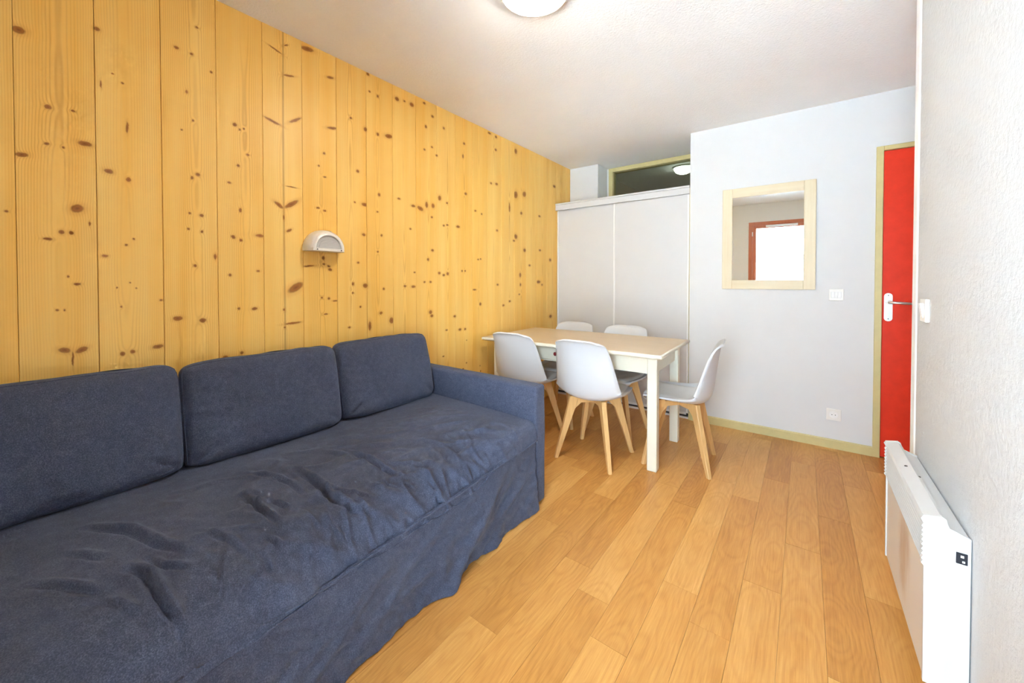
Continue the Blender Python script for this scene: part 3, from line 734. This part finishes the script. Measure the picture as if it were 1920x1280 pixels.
sc_ = tag(empty('wall_sconce', (XL, 1.09, 1.367)), 'half round ivory ceramic wall lamp on the pine boards', 'lamp')
bm = bmesh.new()   # half shell: outer skin and inner skin, open below and in front
outer = [(0.103, 0.0), (0.105, 0.008), (0.104, 0.03), (0.100, 0.055), (0.092, 0.075), (0.081, 0.086), (0.074, 0.088), (0.070, 0.085), (0.070, 0.070)]
lathe(bm, outer, 36, (0, 0, 0.012), 'x', 0.0, math.pi)
obj('housing', bm, MAT['ceramic'], sc_, smooth=True, angle=50)
bm = bmesh.new()
poly = [(-0.103, 0.0), (-0.105, 0.03), (-0.099, 0.062), (-0.085, 0.084), (-0.070, 0.089), (0.070, 0.089), (0.085, 0.084), (0.099, 0.062), (0.105, 0.03), (0.103, 0.0)]
prism(bm, [(h, yv) for yv, h in poly], 'z', -0.001, 0.013)
obj('bottom_plate', bm, MAT['ceramic'], sc_)
bm = bmesh.new()
pts = [(0.071 * math.cos(math.pi * i / 24), 0.012 + 0.071 * math.sin(math.pi * i / 24)) for i in range(25)]
prism(bm, pts, 'x', 0.072, 0.078)
gl = obj('glass_lens', bm, MAT['sconce_glass'], sc_)
bm = bmesh.new()
pts = [(0.052 * math.cos(math.pi * i / 24), 0.0125 + 0.052 * math.sin(math.pi * i / 24)) for i in range(25)]
prism(bm, pts, 'x', 0.078, 0.0805)
obj('ribbed_centre', bm, MAT['sconce_glass'], gl)
for s in (-1, 1):
    obj('screw', lathe(bmesh.new(), [(0.0, 0.0925), (0.0032, 0.092), (0.0035, 0.082)], 10, (0, s * 0.066, 0.006), 'x'), MAT['screw'], sc_)
tube_pts = [(0.012 + 0.060 * t, 0.012 + 0.012 * t, 0.117 - 0.010 * t * t) for t in (0, .3, .6, .9)]
bm = bmesh.new(); tube(bm, [(p[0], p[1], p[2] - 0.0012) for p in tube_pts], 0.0016, 6)
obj('mould_seam', bm, MAT['steel'], sc_)

# ================================================================ TABLE
tb = tag(empty('dining_table', (-1.388, 2.775, 0), math.radians(1.4)), 'cream painted dining table with pale veneer top and one drawer', 'table')
hw, hd, zt = 0.700, 0.405, 0.757
obj('tabletop', BX(-hw + 0.012, hw - 0.012, -hd + 0.012, hd - 0.012, zt - 0.026, zt), MAT['table_top'], tb)
bm = bmesh.new()
rows = []
prof = [(0.0125, zt - 0.0005), (0.004, zt - 0.001), (0.0005, zt - 0.006), (0.0, zt - 0.014), (0.002, zt - 0.022), (0.008, zt - 0.027), (0.0125, zt - 0.0275)]
for ins, z in prof:
    rows.append([bm.verts.new((sx * (hw - ins), sy * (hd - ins), z)) for sx, sy in ((-1, -1), (1, -1), (1, 1), (-1, 1))])
grid_faces(bm, rows, closed=True)
obj('edging', bm, MAT['cream'], tb, smooth=True, angle=60)
lx, ly, lw = 0.648, 0.312, 0.060
for sx in (-1, 1):
    for sy in (-1, 1):
        a, b = sorted((sx * lx, sx * (lx - lw)))
        c_, d_ = sorted((sy * ly, sy * (ly - lw)))
        obj('leg', BX(a, b, c_, d_, 0.0, zt - 0.0275, bev=0.004), MAT['cream'], tb)
za, zb = 0.615, zt - 0.0275
ap = lw * 0.35
obj('apron', BX(-lx + lw, lx - lw, ly - ap - 0.018, ly - ap, za, zb), MAT['cream'], tb)
obj('apron', BX(-lx + ap, -lx + ap + 0.018, -ly + lw, ly - lw, za, zb), MAT['cream'], tb)
obj('apron', BX(lx - ap - 0.018, lx - ap, -ly + lw, ly - lw, za, zb), MAT['cream'], tb)
yf = -ly + 0.010
bm = bmesh.new()
box(bm, -lx + lw, -0.30, yf, yf + 0.018, za, zb)
box(bm, 0.155, lx - lw, yf, yf + 0.018, za, zb)
box(bm, -0.30, 0.155, yf, yf + 0.018, zb - 0.008, zb)
box(bm, -0.30, 0.155, yf, yf + 0.018, za, za + 0.008)
obj('apron', bm, MAT['cream'], tb)
dw = obj('drawer', box(BX(-0.298, 0.153, yf + 0.001, yf + 0.019, za + 0.0095, zb - 0.0095, bev=0.001), -0.28, 0.135, yf + 0.019, 0.10, za + 0.012, zb - 0.02), MAT['cream'], tb)
obj('knob', lathe(bmesh.new(), [(0.0, yf - 0.026), (0.010, yf - 0.025), (0.014, yf - 0.019), (0.012, yf - 0.012), (0.006, yf - 0.008), (0.006, yf + 0.001)], 18, (-0.073, 0, (za + zb) / 2), 'y'), MAT['red_knob'], dw, smooth=True)

# ================================================================ CHAIRS
def make_chair(label):
    t = empty('dining_chair')
    tag(t, label, 'chair', 'white dining chairs with beech legs')
    prof = [(.214, .424), (.210, .440), (.186, .449), (.12, .440), (.03, .426), (-.06, .418), (-.125, .423), (-.168, .445), (-.191, .492), (-.203, .56), (-.213, .64), (-.224, .72), (-.236, .785), (-.247, .814), (-.262, .827)]
    hwid = [.180, .192, .205, .220, .230, .236, .239, .238, .233, .224, .211, .197, .184, .170, .138]
    wing = [.002, .008, .014, .024, .038, .052, .066, .078, .080, .070, .055, .040, .022, .010, .004]
    rows_in = [(p[0], p[1], h, w) for p, h, w in zip(prof, hwid, wing)]
    R = catmull(rows_in, 46)
    nu = 22
    def surf(off, sub=None):
        out = []
        for i, q in enumerate(R):
            a, b = R[max(i - 1, 0)], R[min(i + 1, len(R) - 1)]
            ty, tz = b[0] - a[0], b[1] - a[1]
            l = math.hypot(ty, tz)
            ny, nz = tz / l, -ty / l
            s = i / (len(R) - 1)
            row = []
            for j in range(nu + 1):
                u = -1 + 2 * j / nu
                au = abs(u)
                e = q[3] * au ** 2.3 + off
                x = u * q[2] * (1 - 0.02 * au ** 4)
                y = q[0] + ny * e
                z = q[1] + nz * e
                # rounded corners at the front lip and at the top of the back
                y -= 0.030 * au ** 5 * (1 - sst(0.0, 0.16, s))
                z -= 0.014 * au ** 4 * sst(0.70, 0.98, s)
                row.append((x, y, z))
            out.append(row)
        return out
    bm = bmesh.new()
    A = [[bm.verts.new(p) for p in r] for r in surf(0.0)]
    B = [[bm.verts.new(p) for p in r] for r in surf(-0.011)]
    grid_faces(bm, A); grid_faces(bm, B)
    ringA = A[0] + [r[-1] for r in A[1:-1]] + A[-1][::-1] + [r[0] for r in A[-2:0:-1]]
    ringB = B[0] + [r[-1] for r in B[1:-1]] + B[-1][::-1] + [r[0] for r in B[-2:0:-1]]
    n = len(ringA)
    for i in range(n):
        bm.faces.new((ringA[i], ringA[(i + 1) % n], ringB[(i + 1) % n], ringB[i]))
    obj('seat_shell', bm, MAT['chair_white'], t, smooth=True, angle=70)
    # thin cushion pad on the seat
    bm = bmesh.new()
    S = surf(0.001)
    S2 = surf(0.001)
    r0, r1, c0, c1 = 3, 22, 2, nu - 2
    rows = []
    for i in range(r0, r1 + 1):
        row = []
        for j in range(c0, c1 + 1):
            p = S[i][j]
            v = (i - r0) / (r1 - r0) * 2 - 1
            u = (j - c0) / (c1 - c0) * 2 - 1
            puff = 0.022 * (max(0, 1 - abs(v) ** 5)) ** 0.6 * (max(0, 1 - abs(u) ** 5)) ** 0.6
            row.append(bm.verts.new((p[0], p[1], p[2] + puff)))
        rows.append(row)
    grid_faces(bm, rows)
    obj('seat_pad', bm, MAT['pad'], t, smooth=True)
    # legs and crossed under-frame, both lying in the diagonal planes
    for k in range(4):
        a = math.pi / 4 + k * math.pi / 2
        bm = bmesh.new()
        cx, cy = math.cos(a), math.sin(a)
        px, py = -cy, cx
        def P(rad, s, z): return (cx * rad + px * s, cy * rad + py * s, z)
        secs = [(0.418, 0.118, 0.178, 0.016), (0.380, 0.125, 0.186, 0.016), (0.2, 0.192, 0.232, 0.0145), (0.0, 0.2605, 0.288, 0.0125)]
        rows = []
        for z, r0_, r1_, th in secs:
            rows.append([bm.verts.new(P(r0_, -th, z)), bm.verts.new(P(r1_, -th, z)), bm.verts.new(P(r1_, th, z)), bm.verts.new(P(r0_, th, z))])
        grid_faces(bm, rows, closed=True)
        bm.faces.new(rows[0][::-1]); bm.faces.new(rows[-1])
        ed = [e for e in bm.edges if len(e.link_faces) == 2 and abs((e.verts[0].co - e.verts[1].co).z) > 0.02]
        bmesh.ops.bevel(bm, geom=ed, offset=0.004, segments=1, affect='EDGES')
        obj('leg', bm, MAT['beech'], t)
    for k in range(2):
        a = math.pi / 4 + k * math.pi / 2
        cx, cy = math.cos(a), math.sin(a)
        px, py = -cy, cx
        bm = bmesh.new()
        zlo = 0.370 if k == 0 else 0.372
        poly = [(-0.185, 0.325), (-0.150, 0.325), (-0.10, zlo), (0.10, zlo), (0.150, 0.325), (0.185, 0.325), (0.155, 0.4065 - k * 0.0005), (-0.155, 0.4065 - k * 0.0005)]
        A_ = [bm.verts.new((cx * r - px * 0.011, cy * r - py * 0.011, z)) for r, z in poly]
        B_ = [bm.verts.new((cx * r + px * 0.011, cy * r + py * 0.011, z)) for r, z in poly]
        bm.faces.new(A_); bm.faces.new(B_[::-1])
        for i in range(len(poly)):
            j = (i + 1) % len(poly)
            bm.faces.new((A_[i], B_[i], B_[j], A_[j]))
        obj('cross_bar', bm, MAT['beech'], t)
    return t

CH = [((-1.157, 2.490, 0), 0.0, 'white moulded chair at the near side, middle, in front of the drawer'),
      ((-1.733, 2.525, 0), 0.0, 'white moulded chair at the near side, half hidden behind the sofa arm'),
      ((-0.668, 2.775, 0), math.radians(96), 'white moulded chair at the right end of the table, seen from its side'),
      ((-1.700, 3.000, 0), math.pi, 'white moulded chair behind the table next to the pine wall'),
      ((-1.212, 3.000, 0), math.pi, 'white moulded chair behind the table in front of the wardrobe')]
chair = make_chair(CH[0][2])
for i, (loc, rz, lab) in enumerate(CH):
    c = chair if i == 0 else copy_tree(chair)
    c.location = loc
    c.rotation_euler = (0, 0, rz)
    c['label'] = lab

# ================================================================ SOFA
sofa = tag(empty('sofa', (-1.62, 0.75, 0)), 'long dark blue grey fabric sofa with loose creased cover and skirt', 'sofa')
SO = Vector(sofa.location)
Y0, Y1 = -0.215, 1.712
def sprof(y):
    k = 1 - sst(1.15, 1.62, y)
    return .465 + .005 * (1 - k), .05 + .19 * k, .045 + .085 * k, .012 + .028 * k
SX = -1.13
def seam_z(y): return interp([-.3, .45, .73, 1.7], [.255, .285, .315, .365], y) + 0.007 * mnoise.noise(Vector((y * 6.0, 3.0, 1.0))) + 0.004 * mnoise.noise(Vector((y * 17.0, 1.0, 7.0)))
fold_list = []
for L, A, Wd in FOLDS:
    segs = [(np.array(L[i]), np.array(L[i + 1])) for i in range(len(L) - 1)]
    fold_list.append((segs, A, Wd))

def fold_disp(P, Nn):
    """P (n,3) points, Nn (n,3) normals -> displacement along the normal"""
    D = np.zeros(len(P))
    for segs, A, Wd in fold_list:
        best = np.full(len(P), 9.0); side = np.zeros(len(P)); endf = np.ones(len(P))
        ns = len(segs)
        tot = sum(np.linalg.norm(b - a) for a, b in segs)
        acc = 0.0
        pos = np.zeros(len(P))
        for a, b in segs:
            ab = b - a
            l = np.linalg.norm(ab) + 1e-9
            t = np.clip(((P - a) @ ab) / (l * l), 0, 1)
            q = P - (a + t[:, None] * ab)
            d = np.linalg.norm(q, axis=1)
            cr = np.cross(np.broadcast_to(ab / l, P.shape), q)
            sg = np.sign(np.einsum('ij,ij->i', cr, Nn))
            m = d < best
            best = np.where(m, d, best); side = np.where(m, sg, side)
            pos = np.where(m, (acc + t * l) / tot, pos)
            acc += l
        sd = best * np.where(side == 0, 1, side)
        taper = np.clip(np.minimum(pos, 1 - pos) * 3.0 + 0.25, 0, 1)
        A, Wd = A * 1.2, Wd * 0.58
        D += A * taper * (1.0 * np.exp(-((sd - 1.1 * Wd) / (1.0 * Wd)) ** 2) - 1.0 * np.exp(-(sd / (0.55 * Wd)) ** 2) + 0.25 * np.exp(-((sd + 1.1 * Wd) / (1.0 * Wd)) ** 2))
    return D

ny_, ns_ = 330, 170
pts = np.zeros((ny_ + 1, ns_ + 1, 3))
for i in range(ny_ + 1):
    y = Y0 + (Y1 - Y0) * i / ny_
    zt_, rx, rz_, drop = sprof(y)
    xr = SX - rx
    sz = seam_z(y)
    prof = []
    nt = int(ns_ * 0.70); na = int(ns_ * 0.20); nf = ns_ - nt - na
    for j in range(nt):
        x = -2.10 + (xr + 2.10) * j / nt
        prof.append((x, zt_ - drop * ((x + 2.1) / (xr + 2.1)) ** 3))
    for j in range(na):
        a = math.pi / 2 * j / na
        prof.append((xr + rx * math.sin(a), zt_ - drop - rz_ * (1 - math.cos(a))))
    zb_ = zt_ - drop - rz_
    for j in range(nf + 1):
        prof.append((SX + 0.012 * j / nf, zb_ + (min(sz, zb_ - 0.004) - zb_) * j / nf))
    for j in range(ns_ + 1):
        pts[i, j] = (prof[j][0], y, prof[j][1])
du = np.gradient(pts, axis=0); dv = np.gradient(pts, axis=1)
nn = np.cross(dv, du)
nn /= np.linalg.norm(nn, axis=2, keepdims=True) + 1e-9
if nn[ny_ // 2, 10, 2] < 0: nn = -nn
PF, NF = pts.reshape(-1, 3), nn.reshape(-1, 3)
D = fold_disp(PF, NF)
nz = np.array([mnoise.noise(Vector((p[0] * 5.0, p[1] * 4.0, p[2] * 5.0 + 3.3))) * 0.007 + mnoise.noise(Vector((p[0] * 17 + 5, p[1] * 13.0, p[2] * 15))) * 0.0030 + mnoise.noise(Vector((p[0] * 40 + 5, p[1] * 34.0, p[2] * 40))) * 0.0008 for p in PF])
edge = np.array([0.35 + 0.65 * (1 - sst(1.35, 1.65, p[1])) for p in PF])
front = np.clip((PF[:, 0] + 1.75) / 0.35, 0.25, 1.0)
# small gathered wrinkles where the cover rolls over the front edge
gx = np.exp(-((PF[:, 0] + 1.24) / 0.10) ** 2)
gy = np.array([sst(0.20, 0.50, p[1]) * (1 - sst(1.45, 1.66, p[1])) for p in PF])
wr = np.array([1 - 2 * abs(mnoise.noise(Vector((p[1] * 15 + p[0] * 6 + p[2] * 5, p[0] * 4 - p[2] * 4, 9.0)))) for p in PF])
wr = np.clip(wr - 0.55, 0, 1) / 0.45
wr2 = np.array([1 - 2 * abs(mnoise.noise(Vector((p[1] * 5.5 - p[0] * 9.0, p[0] * 3.0 + p[1] * 3.0, 4.0)))) for p in PF])
wr2 = np.clip(wr2 - 0.5, 0, 1) / 0.5
flat = np.clip((PF[:, 0] + 1.80) / 0.15, 0, 1) * gy
D = D + nz * edge * (0.5 + front) + 0.017 * wr * gx * gy + 0.011 * wr2 * flat
PF = PF + NF * D[:, None]
PF[:, 1] = np.clip(PF[:, 1], Y0, Y1)
bm = bmesh.new()
V = [bm.verts.new(Vector(p) - SO) for p in PF]
W_ = ns_ + 1
for i in range(ny_):
    for j in range(ns_):
        bm.faces.new((V[i * W_ + j], V[(i + 1) * W_ + j], V[(i + 1) * W_ + j + 1], V[i * W_ + j + 1]))
seat = obj('seat_cover', bm, MAT['fabric'], sofa, smooth=True)

# skirt
ny_, nz_ = 300, 46
rows = []
bm = bmesh.new()
for j in range(nz_ + 1):
    t = j / nz_
    row = []
    for i in range(ny_ + 1):
        y = Y0 + 0.0 + (1.700 - Y0) * i / ny_
        z1 = seam_z(y) + 0.006
        z = z1 + (0.004 - z1) * t
        near_arm = sst(1.30, 1.52, y)
        xb = SX + 0.006 + t * (0.032 - 0.010 * near_arm)
        wv = 0.011 * math.sin(9.5 * y + 1.2 + 1.8 * t) + 0.005 * math.sin(21 * y + 0.5 - 2.0 * t)
        wv += 0.014 * mnoise.noise(Vector((y * 5.0 + t * 1.5, t * 1.2, 8.0)))
        cre = 0.010 * mnoise.noise(Vector((y * 11 + t * 4.0, t * 5.0, 2.0))) + 0.0045 * mnoise.noise(Vector((y * 26 - t * 8.0, t * 11.0, 5.0)))
        # big slanting fold of the loose corner flap
        fy = 1.53 - 0.42 * t
        s = (y - fy) / 0.045
        big = -0.030 * t ** 0.7 * (1 / (1 + math.exp(-2.2 * s))) * (1 - 0.8 * sst(fy + 0.10, fy + 0.26, y)) + 0.016 * t * math.exp(-(s + 1.3) ** 2)
        rdg = max(0.0, 1 - 2 * abs(mnoise.noise(Vector((y * 4.5 + t * 2.2, t * 1.6, 12.0)))) - 0.5) / 0.5
        rdg2 = max(0.0, 1 - 2 * abs(mnoise.noise(Vector((y * 9 - t * 3.5, t * 3.0, 21.0)))) - 0.6) / 0.4
        x = xb + t ** 0.8 * wv + (0.25 + 0.75 * t) * cre * 0.9 + big + (0.2 + 0.8 * t) * (0.012 * rdg + 0.006 * rdg2) - 0.006 * t
        row.append(bm.verts.new(Vector((min(x, SX + 0.07), y, z)) - SO))
    rows.append(row)
grid_faces(bm, rows)
obj('skirt', bm, MAT['fabric'], sofa, smooth=True)
# seam cord between seat cover and skirt
bm = bmesh.new()
spts = []
for i in range(90):
    y = Y0 + (1.70 - Y0) * i / 89
    spts.append(Vector((SX + 0.0115 + 0.003 * mnoise.noise(Vector((y * 9, 1, 1))), y, seam_z(y) - 0.002)) - SO)
tube(bm, spts, 0.0032, 6)
obj('seam', bm, MAT['fabric'], sofa, smooth=True)

def rounded_slab(x0, x1, y0, y1, z0, z1, r=0.018, puff=0.006, seed=0):
    bm = BX(x0, x1, y0, y1, z0, z1, bev=r, seg=3)
    bmesh.ops.subdivide_edges(bm, edges=[e for e in bm.edges if e.calc_length() > 0.06], cuts=7, use_grid_fill=True)
    for v in bm.verts:
        n_ = mnoise.noise(Vector((v.co.x * 6, v.co.y * 6 + seed, v.co.z * 6)))
        v.co += Vector((n_, n_ * 0.5, n_ * 0.6)) * puff * 0.6
        v.co.z = max(v.co.z, z0)
    bmesh.ops.translate(bm, verts=bm.verts, vec=-SO)
    return bm
obj('arm', rounded_slab(XL + 0.012, -1.128, 1.715, 1.808, 0.006, 0.642, seed=1), MAT['fabric'], sofa, smooth=True, angle=60)
obj('arm', rounded_slab(XL + 0.012, -1.128, -0.312, -0.219, 0.006, 0.642, seed=4), MAT['fabric'], sofa, smooth=True, angle=60)
bm = BX(XL + 0.012, SX - 0.06, Y0 + 0.002, Y1 - 0.004, 0.02, 0.24)
box(bm, XL + 0.012, -2.095, Y0 + 0.002, Y1 - 0.004, 0.24, 0.62)
bmesh.ops.translate(bm, verts=bm.verts, vec=-SO)
obj('base_frame', bm, MAT['fabric'], sofa)

# back cushions: plump boxed pillows leaning on the wall
def make_cushion(name, label, y0, y1, zb, ztp, lean, thick, seed):
    wy, hz = (y1 - y0) / 2, (ztp - zb) / 2
    root = empty(name, (-1.955, (y0 + y1) / 2, zb))
    tag(root, label, 'cushion', 'back cushions on the sofa')
    n, m = 64, 48
    bm = bmesh.new()
    def pt(u, v, side):
        # outline: rounded rectangle with soft corners
        au, av = abs(u), abs(v)
        cu = wy * u * (1 - (0.045 if v > 0 else 0.012) * av ** 14) * (1 + 0.004 * math.cos(math.pi * v / 2))
        cv = hz * v * (1 - (0.075 if v > 0 else 0.025) * au ** 16 - 0.010 * au ** 4) - 0.010 * (1 - v) * 0.5 * (1 - u * u) + 0.005 * mnoise.noise(Vector((cu * 9 + seed * 5, 0.5, seed))) * max(v, 0) ** 3
        prof_u = max(0.0, 1 - au ** 10) ** 0.5
        prof_v = max(0.0, 1 - av ** 8) ** 0.5
        th = thick * prof_u * prof_v * (0.86 + 0.14 * (1 - u * u) * (1 - v * v)) * (1.06 - 0.10 * v)
        w = mnoise.noise(Vector((cu * 7 + seed * 3.1, cv * 7, side * 2.0))) * 0.010 + mnoise.noise(Vector((cu * 19 + seed, cv * 19, side))) * 0.003
        rim = prof_u * prof_v
        # pinched creases at the lower corners
        for su in (-1, 1):
            dd = ((u - su * 0.86) * 1.2 + (v + 0.80) * su * 0.9)
            w -= 0.012 * math.exp(-(dd / 0.06) ** 2) * math.exp(-((u - su * 0.82) ** 2 + (v + 0.72) ** 2) / 0.05)
        w += 0.004 * math.sin(26 * v + 3 * u + seed) * math.exp(-((v - 0.15) / 0.4) ** 2) * math.exp(-((u + 0.75) / 0.3) ** 2) * 0.6
        x = side * (th + w * rim)
        z = hz + cv + 0.004 * mnoise.noise(Vector((u * 3 + seed, side, v))) * av
        return Vector((x - lean * (z / (2 * hz)) + (0.012 if side > 0 else 0) * 0, cu, max(z, 0.001)))
    def g(k, q):   # denser near the rim
        s = -1 + 2 * k / q
        return math.sin(s * math.pi / 2) * 0.75 + s * 0.25
    rows_f = [[bm.verts.new(pt(g(i, n), g(j, m), 1)) for i in range(n + 1)] for j in range(m + 1)]
    rows_b = [[bm.verts.new(pt(g(i, n), g(j, m), -1)) for i in range(n + 1)] for j in range(m + 1)]
    grid_faces(bm, rows_f); grid_faces(bm, rows_b)
    bmesh.ops.remove_doubles(bm, verts=bm.verts[:], dist=0.0006)
    obj('cover', bm, MAT['fabric'], root, smooth=True)
    # welt along the top and side front edge
    bm = bmesh.new()
    path = []
    for v in np.linspace(-0.93, 0.955, 24): path.append(pt(-0.985, v, 1))
    for u in np.linspace(-0.95, 0.95, 36): path.append(pt(u, 0.978, 1))
    for v in np.linspace(0.955, -0.93, 24): path.append(pt(0.985, v, 1))
    tube(bm, path, 0.0024, 6)
    obj('welt', bm, MAT['fabric'], root, smooth=True)
    return root
make_cushion('back_cushion', 'dark blue grey back cushion at the left frame edge of the sofa', -0.214, 0.436, 0.462, 0.874, 0.075, 0.085, 1)
make_cushion('back_cushion', 'dark blue grey back cushion in the middle of the sofa', 0.440, 1.086, 0.463, 0.866, 0.075, 0.085, 2)
make_cushion('back_cushion', 'dark blue grey back cushion beside the sofa arm', 1.090, 1.713, 0.468, 0.868, 0.085, 0.085, 3)
